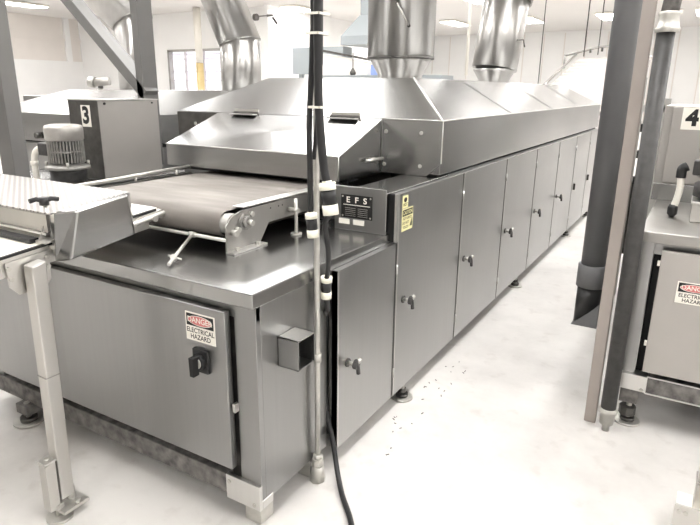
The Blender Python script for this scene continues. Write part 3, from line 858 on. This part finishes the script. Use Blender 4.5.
for k in range(4): b.cyl((mc[0] + .135 * math.cos(k * PI / 2 - .6), mc[1] + .135 * math.sin(k * PI / 2 - .6), 1.108), (mc[0] + .135 * math.cos(k * PI / 2 - .6), mc[1] + .135 * math.sin(k * PI / 2 - .6), 1.15), .010, 'galv', seg=8)
b.build('flange', MO)
MB().lathe(mc, [(.10, .9662), (.10, .997)], 'dark_steel', 32).build('base', MO)
MB().box(-4.20, -4.085, 2.54, 2.63, 1.18, 1.28, 'iron').build('terminal_box', MO, .01)
WC = thing('flexible_conduit', 'short white conduit elbow rising to the motor at left', 'conduit', (-4.42, 2.6, .966))
b = MB().tube(spl([(-4.22, 2.58, 1.20), (-4.26, 2.575, 1.20), (-4.30, 2.565, 1.16), (-4.31, 2.56, 1.08), (-4.305, 2.56, .97)]), .022, 'white', 14)
b.build('hose', WC)
b = MB().cyl((-4.23, 2.58, 1.20), (-4.203, 2.58, 1.20), .028, 'white', seg=14).cyl((-4.31, 2.56, 1.11), (-4.31, 2.56, 1.08), .028, 'white', seg=14); b.build('fitting', WC)
MO.location.x += .085; MO.scale.z = .9; WC.location.x += .105
# nuts on the cabinet near the motor
b = MB()
for x in (-4.3, -4.12, -3.9):
    b.lathe((x, 2.36, .966), [(.03, 0), (.03, .03), (.012, .035), (.012, .05)], 'galv', 14)
o = b.build('roller_nut', loc=(-4.1, 2.36, .966)); tag(o, 'row of round steel nuts in front of the upright motor', 'fitting')
FR = thing('support_frame', 'grey steel upright with a diagonal brace behind the panel marked 3', 'frame', (-4.14, 3.68, 0))
MB().box(-4.264, -4.182, 3.60, 3.76, .966, CZ - .005, 'column').build('upright', FR, .004)
b = MB()
l0, l1 = Vector((-4.235, 3.60, 1.555)), Vector((-6.30, 3.60, 3.37)); l0 += (l0 - l1).normalized() * .03
d = (l1 - l0).normalized(); n_ = Vector((-d.z, 0, d.x)).normalized()
if n_.x < 0: n_ = -n_
n_ *= .095; q = Yp * .14
b.hexa([l0, l1, l1 + q, l0 + q, l0 + n_, l1 + n_, l1 + n_ + q, l0 + n_ + q], 'column')
b.build('diagonal_brace', FR, .003)
for ch in FR.children: ch.data.materials[0] = M['post']

# ------------------------------------------------------------------ the neighbouring oven line (left, behind)
O2 = thing('tunnel_oven', 'second tunnel oven in the next line, behind the panel marked 3', 'oven', (-5.6, 5.9, 0))
h2 = hood_mb(-6.62, -4.60, 3.6, 9.3, 1.10, 1.375, 1.60, .42, .7)
o = h2.build('main_hood', O2); so = o.modifiers.new('sheet', 'SOLIDIFY'); so.thickness = .006; so.offset = -1
b = MB().box(-6.6, -4.63, 3.75, 9.3, .1, 1.06, 'front').box(-6.4, -4.9, 3.8, 9.2, 1.06, 1.15, 'black'); b.build('oven_body', O2)
for x in (-6.5, -4.8):
    for y in (4.1, 9.0): foot(MB(), x, y, .1).build('foot', O2)
MB().cyl((-5.75, 3.6, 1.16), (-5.75, 3.55, 1.16), .03, 'dark_steel', seg=14).build('knob', O2)
O4 = thing('tunnel_oven', 'tunnel oven of the line at the right edge, behind the panel marked 4', 'oven', (1.35, 8.0, 0))
h4 = hood_mb(.30, 2.35, 5.0, 11.0, 1.185, 1.482, 1.715, .42, .52)
o = h4.build('main_hood', O4); so = o.modifiers.new('sheet', 'SOLIDIFY'); so.thickness = .006; so.offset = -1
b = MB().box(.32, 2.33, 5.2, 11.0, .1, 1.165, 'front').box(.4, 2.2, 5.3, 10.9, 1.165, 1.22, 'black'); b.build('oven_body', O4)
for x in (.45, 2.2):
    for y in (5.4, 10.8): foot(MB(), x, y, .1).build('foot', O4)
def leaning_duct(c, z0, zc_, top, r, label):
    t = thing('exhaust_duct', label, 'duct', (c[0], c[1], z0), 'exhaust ducts of the next line')
    a = Vector((c[0], c[1], z0)); k_ = Vector((c[0], c[1], zc_)); e = Vector(top)
    d = (e - k_).normalized(); bis = (d + Zp).normalized()
    MB().cyl(a, k_, r, 'duct', seg=48, n2=bis).build('pipe', t)
    MB().cyl(k_ + d * .015, e, r * 1.04, 'duct', seg=48, n1=bis, n2=(0, 0, 1)).build('upper_pipe', t)
    MB().cyl(k_ - Zp * .005, k_ + Zp * .006, r * 1.04, 'frame', seg=48, n1=bis, n2=bis).build('joint_ring', t)
    return t
leaning_duct((-5.58, 6.5), 1.602, 2.215, (-6.95, 6.5, 4.99), .268, 'round steel duct leaning left, on the hood of the second oven')
DB = leaning_duct((-7.42, 6.3), 1.502, 2.52, (-11.0, 6.3, 4.99), .27, 'round steel duct seen behind the diagonal brace')
O3 = thing('machine_housing', 'pale steel machine housing carrying the duct behind the brace', 'machine', (-7.7, 6.4, 0))
b = MB().box(-8.6, -7.0, 5.2, 8.6, 0, 1.50, 'hood'); b.build('housing', O3, .01)
MB().cyl((-7.42, 6.3, 1.502), (-7.42, 6.3, 1.575), .30, 'dark_steel', seg=40).build('collar', DB)
LM = thing('fan_unit', 'small pale fan unit standing on the hood of the second oven', 'fan unit', (-6.45, 4.9, 1.468))
b = MB().cyl((-6.45, 4.9, 1.472), (-6.45, 4.9, 1.62), .02, 'galv', seg=12); b.build('stem', LM)
b = MB().cyl((-6.50, 4.86, 1.68), (-6.34, 4.95, 1.70), .05, 'cowl', seg=18).cyl((-6.56, 4.83, 1.69), (-6.50, 4.86, 1.68), .065, 'galv', seg=12).cyl((-6.45, 4.9, 1.61), (-6.45, 4.9, 1.67), .03, 'rail', seg=12); b.build('body', LM)

# ------------------------------------------------------------------ right side: column, pipes and machine 4
tag(MB().box(-.312, -.256, 2.955, 2.985, 0, CZ - .005, 'column').build('steel_column', bevel=.004, loc=(-.295, 3.0, 0)),
    'pale square steel column right of the oven, beside the dark thin pipe', 'column')
PV = thing('drain_pipe', 'wide dark grey plastic pipe in front of the pale steel column', 'pipe', (-.44, 3.6, .29))
pc = (-.447, 3.6)
MB().cyl((pc[0], pc[1], .60), (pc[0] - .0, pc[1], CZ - .01), .068, 'pvc', seg=36).build('pipe', PV)
MB().lathe((pc[0], pc[1], 0), [(.070, .53), (.082, .532), (.082, .665), (.074, .668)], 'pvc', 36).build('coupling', PV)
MB().cyl((pc[0], pc[1], .368), (pc[0], pc[1], .535), .071, 'pvc_dark', seg=36, n1=Vector((1, 0, -1))).build('mitred_end', PV)
b = MB().prism([(-.522, 3.53, .293), (-.376, 3.53, .293), (-.376, 3.53, .438)], (0, .14, 0), 'pvc'); b.build('drip_shoe', PV, .002)
DP = thing('thin_dark_pipe', 'thin dark pipe with pale end fittings beside the square column', 'pipe', (-.205, 2.93, 0))
DP.name = 'vertical_pipe'; ORG[DP.name] = ORG['thin_dark_pipe']
MB().cyl((-.203, 2.92, .12), (-.203, 2.92, 1.90), .036, 'iron', seg=24).build('pipe', DP)
b = MB().lathe((-.200, 2.92, 0), [(.046, 1.885), (.050, 1.90), (.044, 1.91), (.038, 1.945), (.042, 1.955), (.042, 1.965), (.02, 1.97)], 'galv', 20); b.build('upper_fitting', DP)
b = MB().tube([(-.200, 2.92, 1.965), (-.195, 2.92, 2.02), (-.185, 2.92, 2.06), (-.175, 2.92, 2.2), (-.175, 2.92, CZ - .01)], .035, 'rail', 14); b.build('flexible_hose', DP)
b = MB().lathe((-.202, 2.92, 0), [(.018, .0), (.018, .035), (.034, .04), (.036, .10), (.043, .105), (.043, .125), (.038, .128)], 'galv', 20); b.build('lower_fitting', DP)

M4 = thing('machine_cabinet', 'steel machine cabinet at the right edge with an electrical hazard sign', 'cabinet', (.5, 3.6, 0))
b = MB()
b.box(-.18, -.12, 3.05, 3.07, .27, .975, 'front')
b.box(-.18, 1.3, 3.09, 4.15, .90, .975, 'front').box(-.12, 1.3, 3.12, 3.14, .27, .92, 'black').box(-.18, -.15, 3.09, 4.15, .27, .92, 'front')
b.box(1.26, 1.3, 3.05, 4.15, .27, .92, 'front').box(-.18, 1.3, 4.12, 4.15, .27, .92, 'front')
b.build('body', M4, .002)
MB().box(-.19, 1.33, 3.03, 4.9, .967, 1.018, 'frame').build('worktop', M4, .004)
d4 = MB().box(-.085, .95, 3.02, 3.05, .315, .935, 'panel').build('cabinet_door', M4, .003)
danger(MB(), (.075, 3.0195, .752), Xp, Zp, .150, .105).build('danger_label', d4)
for z in (.86, .45): MB().box(-.097, -.084, 3.03, 3.05, z, z + .022, 'white').build('door_hinge', d4)
b = MB().box(-.055, 1.3, 3.03, 3.09, .20, .288, 'rail').box(-.06, 1.3, 3.025, 3.032, .285, .292, 'edge').box(-.06, 1.3, 3.025, 3.032, .195, .202, 'edge'); b.build('base_rail', M4, .002)
b = MB().box(-.20, -.055, 3.02, 3.09, .203, .288, 'edge'); b.cyl((-.075, 3.02, .215), (-.075, 3.012, .215), .010, 'galv', seg=10); b.build('corner_bracket', M4, .003)
b = MB().box(-.17, -.085, 3.04, 3.12, .12, .203, 'rail'); foot(b, -.12, 3.07, .13, .062)
b.cyl((-.125, 3.06, .05), (-.125, 3.06, .095), .04, 'dark_steel', seg=8, smooth=False); b.build('foot', M4)
foot(MB(), 1.1, 3.1, .2).build('foot', M4); foot(MB(), 1.1, 4.0, .27).build('foot', M4); foot(MB(), -.1, 4.05, .27).build('foot', M4)
E4 = thing('control_panel', 'control panel cut off by the right edge, a black 4 on its plate', 'control box', (.2, 4.3, 1.018))
b = MB().box(-.222, .75, 4.0, 4.6, 1.019, 1.57, 'panel').box(-.222, .75, 3.985, 4.0, 1.019, 1.12, 'hood')
b.build('box', E4, .003)
MB().box(-.176, .74, 3.985, 3.999, 1.128, 1.562, 'panel').build('door', E4, .003)
b = MB(); c = Vector((-.073, 3.9845, 1.502))
b.plate(c, Xp, Zp, .105, .125, 'white', .001).text('4', c, Xp, Zp, .12, 'ink', .0018, bold=.05); b.build('number_plate', E4)
G4 = thing('gear_motor', 'electric motor cut off by the right edge, before the panel marked 4', 'motor', (.13, 3.5, 1.019))
mc = (.135, 3.5)
b = MB().box(.0, .28, 3.38, 3.64, 1.019, 1.11, 'white_steel').box(-.005, .29, 3.37, 3.65, 1.11, 1.125, 'edge'); b.build('base', G4, .004)
b = MB().lathe((mc[0], mc[1], 0), [(.10, 1.126), (.14, 1.14), (.14, 1.20), (.10, 1.22), (.12, 1.23), (.12, 1.36), (.02, 1.37)], 'iron', 32)
for k in range(20):
    X = Matrix.Translation((mc[0], mc[1], 0)) @ Matrix.Rotation(2 * PI * k / 20, 4, 'Z'); b.box(.11, .135, -.005, .005, 1.235, 1.35, 'motor', X)
b.build('finned_body', G4)
MB().lathe((mc[0], mc[1], 0), [(.13, 1.36), (.145, 1.365), (.145, 1.44), (.13, 1.46), (.02, 1.462)], 'cowl', 32).build('fan_cowl', G4)
MB().box(-.022, .02, 3.44, 3.52, 1.245, 1.32, 'iron').build('terminal_box', G4, .008)
H4 = thing('flexible_conduit', 'white conduit with black end fittings before the panel marked 4', 'conduit', (-.07, 3.5, 1.019))
b = MB().tube(spl([(-.070, 3.47, 1.235), (-.066, 3.47, 1.17), (-.074, 3.47, 1.10), (-.083, 3.47, 1.07)]), .017, 'white', 14); b.build('hose', H4)
b = MB().lathe((-.083, 3.47, 0), [(.012, 1.02), (.018, 1.03), (.024, 1.035), (.024, 1.07), (.018, 1.085)], 'rubber', 16); b.build('lower_fitting', H4)
b = MB().tube(spl([(-.070, 3.47, 1.225), (-.069, 3.47, 1.27), (-.048, 3.475, 1.285)]), .024, 'rubber', 14); b.build('elbow_fitting', H4)
# machine frame seen between the pipes
F4 = thing('open_rack', 'cluttered grey machine frame seen between the dark pipe and panel 4', 'machine', (-.33, 5.2, 0))
b = MB().box(-.50, -.44, 5.15, 5.21, 0, 1.75, 'frame').box(-.30, -.25, 5.15, 5.21, 0, 1.6, 'edge').box(-.50, -.25, 5.15, 5.2, 1.5, 1.55, 'edge'); b.build('frame', F4)
b = MB()
for k in range(6): b.box(-.43 + (k % 2) * .05, -.37 + (k % 2) * .05, 5.1, 5.16, .95 + k * .1, 1.01 + k * .1, 'galv' if k % 2 else 'ink')
b.build('fittings', F4)
MB().box(-.45, -.30, 5.22, 5.5, .35, .95, 'dark_steel').build('housing', F4)
# neighbour's conveyor leg, only its foot shows in the lower right corner
LF = thing('conveyor_leg', 'foot of a conveyor leg cut off by the lower right corner', 'conveyor leg', (.2, 2.35, 0))
b = MB().box(.183, .243, 2.33, 2.39, .10, 1.0, 'white_steel'); b.build('tube', LF, .004)
b = MB().box(.178, .25, 2.318, 2.40, .215, .225, 'frame'); b.build('band', LF)
b = MB().box(.13, .27, 2.27, 2.42, .085, .10, 'white').box(.12, .28, 2.25, 2.26, .05, .15, 'white_steel')
for x in (.137, .16): b.cyl((x, 2.25, .125), (x, 2.242, .125), .008, 'galv', seg=10)
b.build('foot_bracket', LF)
b = MB().cyl((.22, 2.32, 0), (.22, 2.32, .015), .05, 'galv').cyl((.22, 2.32, .015), (.22, 2.32, .09), .015, 'galv', seg=12); b.build('foot_disc', LF)

# ------------------------------------------------------------------ background
tag(MB().cyl((-20.3, 20.8, 0), (-20.3, 20.8, 2.66), .17, 'ycol', seg=20).cyl((-20.3, 20.8, 2.66), (-20.3, 20.8, CZ - .01), .165, 'white', seg=20).build('building_column', loc=(-20.3, 20.8, 0)),
    'round building column painted yellow below and white above, before the far opening', 'column')
tag(MB().box(-16.95, -16.7, 21.3, 21.55, 0, CZ - .01, 'wall').build('building_column', loc=(-16.8, 21.4, 0)), 'square white building column where the far hall begins', 'column')
SC = thing('camera_bracket', 'small ceiling-mounted camera bracket by the square white column', 'bracket', (-16.4, 21.2, 4.3))
b = MB().box(-16.7, -16.4, 21.22, 21.3, 4.5, 4.58, 'rail'); b.build('arm', SC)
b = MB().cyl((-16.4, 21.25, 4.45), (-16.15, 21.2, 4.2), .05, 'dark_steel', seg=12).cyl((-17.2, 21.2, 4.5), (-17.35, 21.2, 4.5), .14, 'rail', seg=14).box(-17.35, -16.7, 21.24, 21.28, 4.52, 4.56, 'rail'); b.build('camera_head', SC)

EH = thing('extraction_hood', 'grey pyramid extraction hood hanging left of the nearer oven duct', 'extraction hood', (-6.4, 12, 2.5))
b = MB()
x0, x1, y0, y1 = -7.365, -5.9, 12.0, 13.3
b.box(x0, x1, y0, y1, 2.575, 2.76, 'greyblue')
b.hexa([(x0, y0, 2.76), (x1, y0, 2.76), (x1, y1, 2.76), (x0, y1, 2.76), (-7.12, 12.4, 3.22), (-6.2, 12.4, 3.22), (-6.2, 12.95, 3.22), (-7.12, 12.95, 3.22)], 'greyblue')
b.build('canopy', EH)
MB().box(-7.10, -6.3, 12.42, 12.93, 3.22, CZ - .01, 'greyblue').build('chimney', EH)
tag(MB().box(-8.7, -7.3, 12.0, 12.4, 1.95, 2.54, 'greyblue').box(-8.6, -8.5, 12.1, 12.2, 0, 1.95, 'greyblue').box(-7.5, -7.4, 12.1, 12.2, 0, 1.95, 'greyblue').build('wall_cabinet', loc=(-8, 12.2, 0)),
    'flat grey cabinet on legs behind the hanging black cables', 'cabinet')
IB = thing('inclined_conveyor', 'inclined conveyor with a dark rail under the grey extraction hood', 'conveyor', (-6.9, 11.6, 0))
b = MB().prism([(-7.65, 11.6, 2.42), (-6.1, 11.6, 2.16), (-6.1, 11.6, 2.20), (-7.65, 11.6, 2.47)], (0, .05, 0), 'dark_steel'); b.build('rail', IB)
b = MB().prism([(-7.65, 11.65, 1.6), (-6.1, 11.65, 1.6), (-6.1, 11.65, 2.12), (-7.65, 11.65, 2.38)], (0, .3, 0), 'wall_up'); b.build('side_panel', IB)
b = MB()
for x in (-7.6, -6.2): b.box(x, x + .08, 11.7, 11.78, 0, 1.6, 'frame')
b.build('legs', IB)
MT = thing('machine_table', 'long grey machine table behind the oven hood', 'machine', (-5.9, 10.8, 0))
MB().box(-7.2, -4.4, 10.8, 11.4, 1.70, 1.90, 'greyblue').build('top', MT, .005)
b = MB()
for x in (-7.1, -4.6): b.box(x, x + .1, 10.9, 11.0, 0, 1.7, 'greyblue')
b.build('legs', MT)
tag(MB().box(-5.98, -5.78, 10.9, 11.1, 1.901, 2.10, 'blue').build('plastic_crate', bevel=.01, loc=(-5.88, 11, 1.9)), 'small blue plastic crate on the grey machine table', 'crate')
tag(MB().box(-6.3, -6.08, 10.9, 11.1, 1.901, 2.04, 'white').build('white_tub', bevel=.01, loc=(-6.2, 11, 1.9)), 'white tub beside the small blue crate', 'tub')
b = MB().lathe((-6.42, 10.95, 0), [(.05, 1.901), (.07, 1.95), (.03, 2.02), (.01, 2.05)], 'dark_steel', 12)
b.cyl((-6.42, 10.95, 2.03), (-6.42, 10.95, 2.33), .012, 'rail', seg=8)
tag(b.build('beacon_stand', loc=(-6.42, 10.95, 1.9)), 'dark fitting with a thin stem left of the white tub', 'fitting')

# spiral of pale modular belt behind the far end of the oven
SB = thing('spiral_conveyor', 'pale inclined modular belt conveyor behind the far end of the oven hood', 'conveyor', (-1.9, 11.5, 0))
i0 = Vector((-2.58, 11, 1.62)); 
b = MB()
b.hexa([(-2.55, 10.6, 1.45), (-1.2, 10.6, 1.20), (-1.0, 12.2, 2.18), (-2.25, 12.2, 2.15), (-2.55, 10.6, 1.52), (-1.2, 10.6, 1.27), (-1.0, 12.2, 2.27), (-2.25, 12.2, 2.22)], 'plastic_belt')
b.build('belt', SB)
b = MB()
for k in range(12):
    t = k / 12
    a0 = Vector((-2.55, 10.6, 1.525)).lerp(Vector((-2.25, 12.2, 2.225)), t); a1 = Vector((-1.2, 10.6, 1.275)).lerp(Vector((-1.0, 12.2, 2.275)), t)
    b.tube([a0, a1], .014, 'white', 6)
b.build('belt_flights', SB)
b = MB().tube([(-2.62, 10.5, 1.55), (-2.3, 12.2, 2.3)], .022, 'frame', 8)
b.tube([(-2.5, 12.2, 2.28), (-1.9, 12.2, 2.42), (-1.2, 12.2, 2.45)], .02, 'frame', 8)
b.tube([(-2.5, 12.2, 2.05), (-2.5, 12.2, 2.30)], .02, 'frame', 8)
for x, z in ((-2.05, 2.38), (-1.85, 2.40), (-1.65, 2.42)): b.cyl((x, 12.18, z - .06), (x, 12.18, z), .02, 'dark_steel', seg=8)
b.build('side_rail', SB)
b = MB()
for x, y, z in ((-2.4, 10.8, 1.5), (-1.3, 10.8, 1.25), (-2.2, 12.0, 2.1), (-1.1, 12.0, 2.1)): b.box(x - .04, x + .04, y - .04, y + .04, 0, z, 'frame')
b.build('stand', SB)
# thin rods hanging from the ceiling
for k, (x, y, z, r, lab) in enumerate(((-2.66, 11, 1.72, .008, 'thin dark rod hanging to the far end of the oven hood'),
                           (-1.95, 11, 2.18, .010, 'short thin rod hanging left of the square column'),
                           (-1.73, 11, 2.22, .008, 'thin rod hanging closest to the wide plastic pipe'),
                           (-3.6, 11, 1.9, .012, 'thin pale rod hanging between the two oven ducts'),
                           (-4.0, 11, 1.9, .03, 'thick white pole hanging between the two oven ducts'))):
    mt = 'white' if k > 2 else 'iron'
    tag(MB().cyl((x, y, z if k != 1 else 2.2), (x, y, CZ - .01), r, mt, seg=8).build('hanging_rod', loc=(x, y, CZ)), lab, 'rod', 'rods hanging from the ceiling')
tag(MB().lathe((-1.9, 30, 0), [(.3, CZ - .25), (.34, CZ - .2), (.34, CZ - .06), (.1, CZ - .01)], 'white', 24).build('ceiling_vent', loc=(-1.9, 30, CZ)), 'round white ceiling vent at the far right', 'vent')

# small dark crumbs swept along the foot of the oven doors
b = MB()
rr_ = random.Random(3)
for k in range(26):
    t = rr_.random(); x = -1.17 + rr_.random() * .14; y = 2.1 + t * 1.2; a = rr_.random() * 3; l = .003 + rr_.random() * .006
    X = Matrix.Translation((x, y, 0)) @ Matrix.Rotation(a, 4, 'Z')
    b.box(-l, l, -.0022, .0022, 0.0005, .003, 'rail', X)
tag(b.build('floor_crumbs'), 'dark crumbs scattered on the floor below the first side doors', 'crumbs', None, 'stuff')
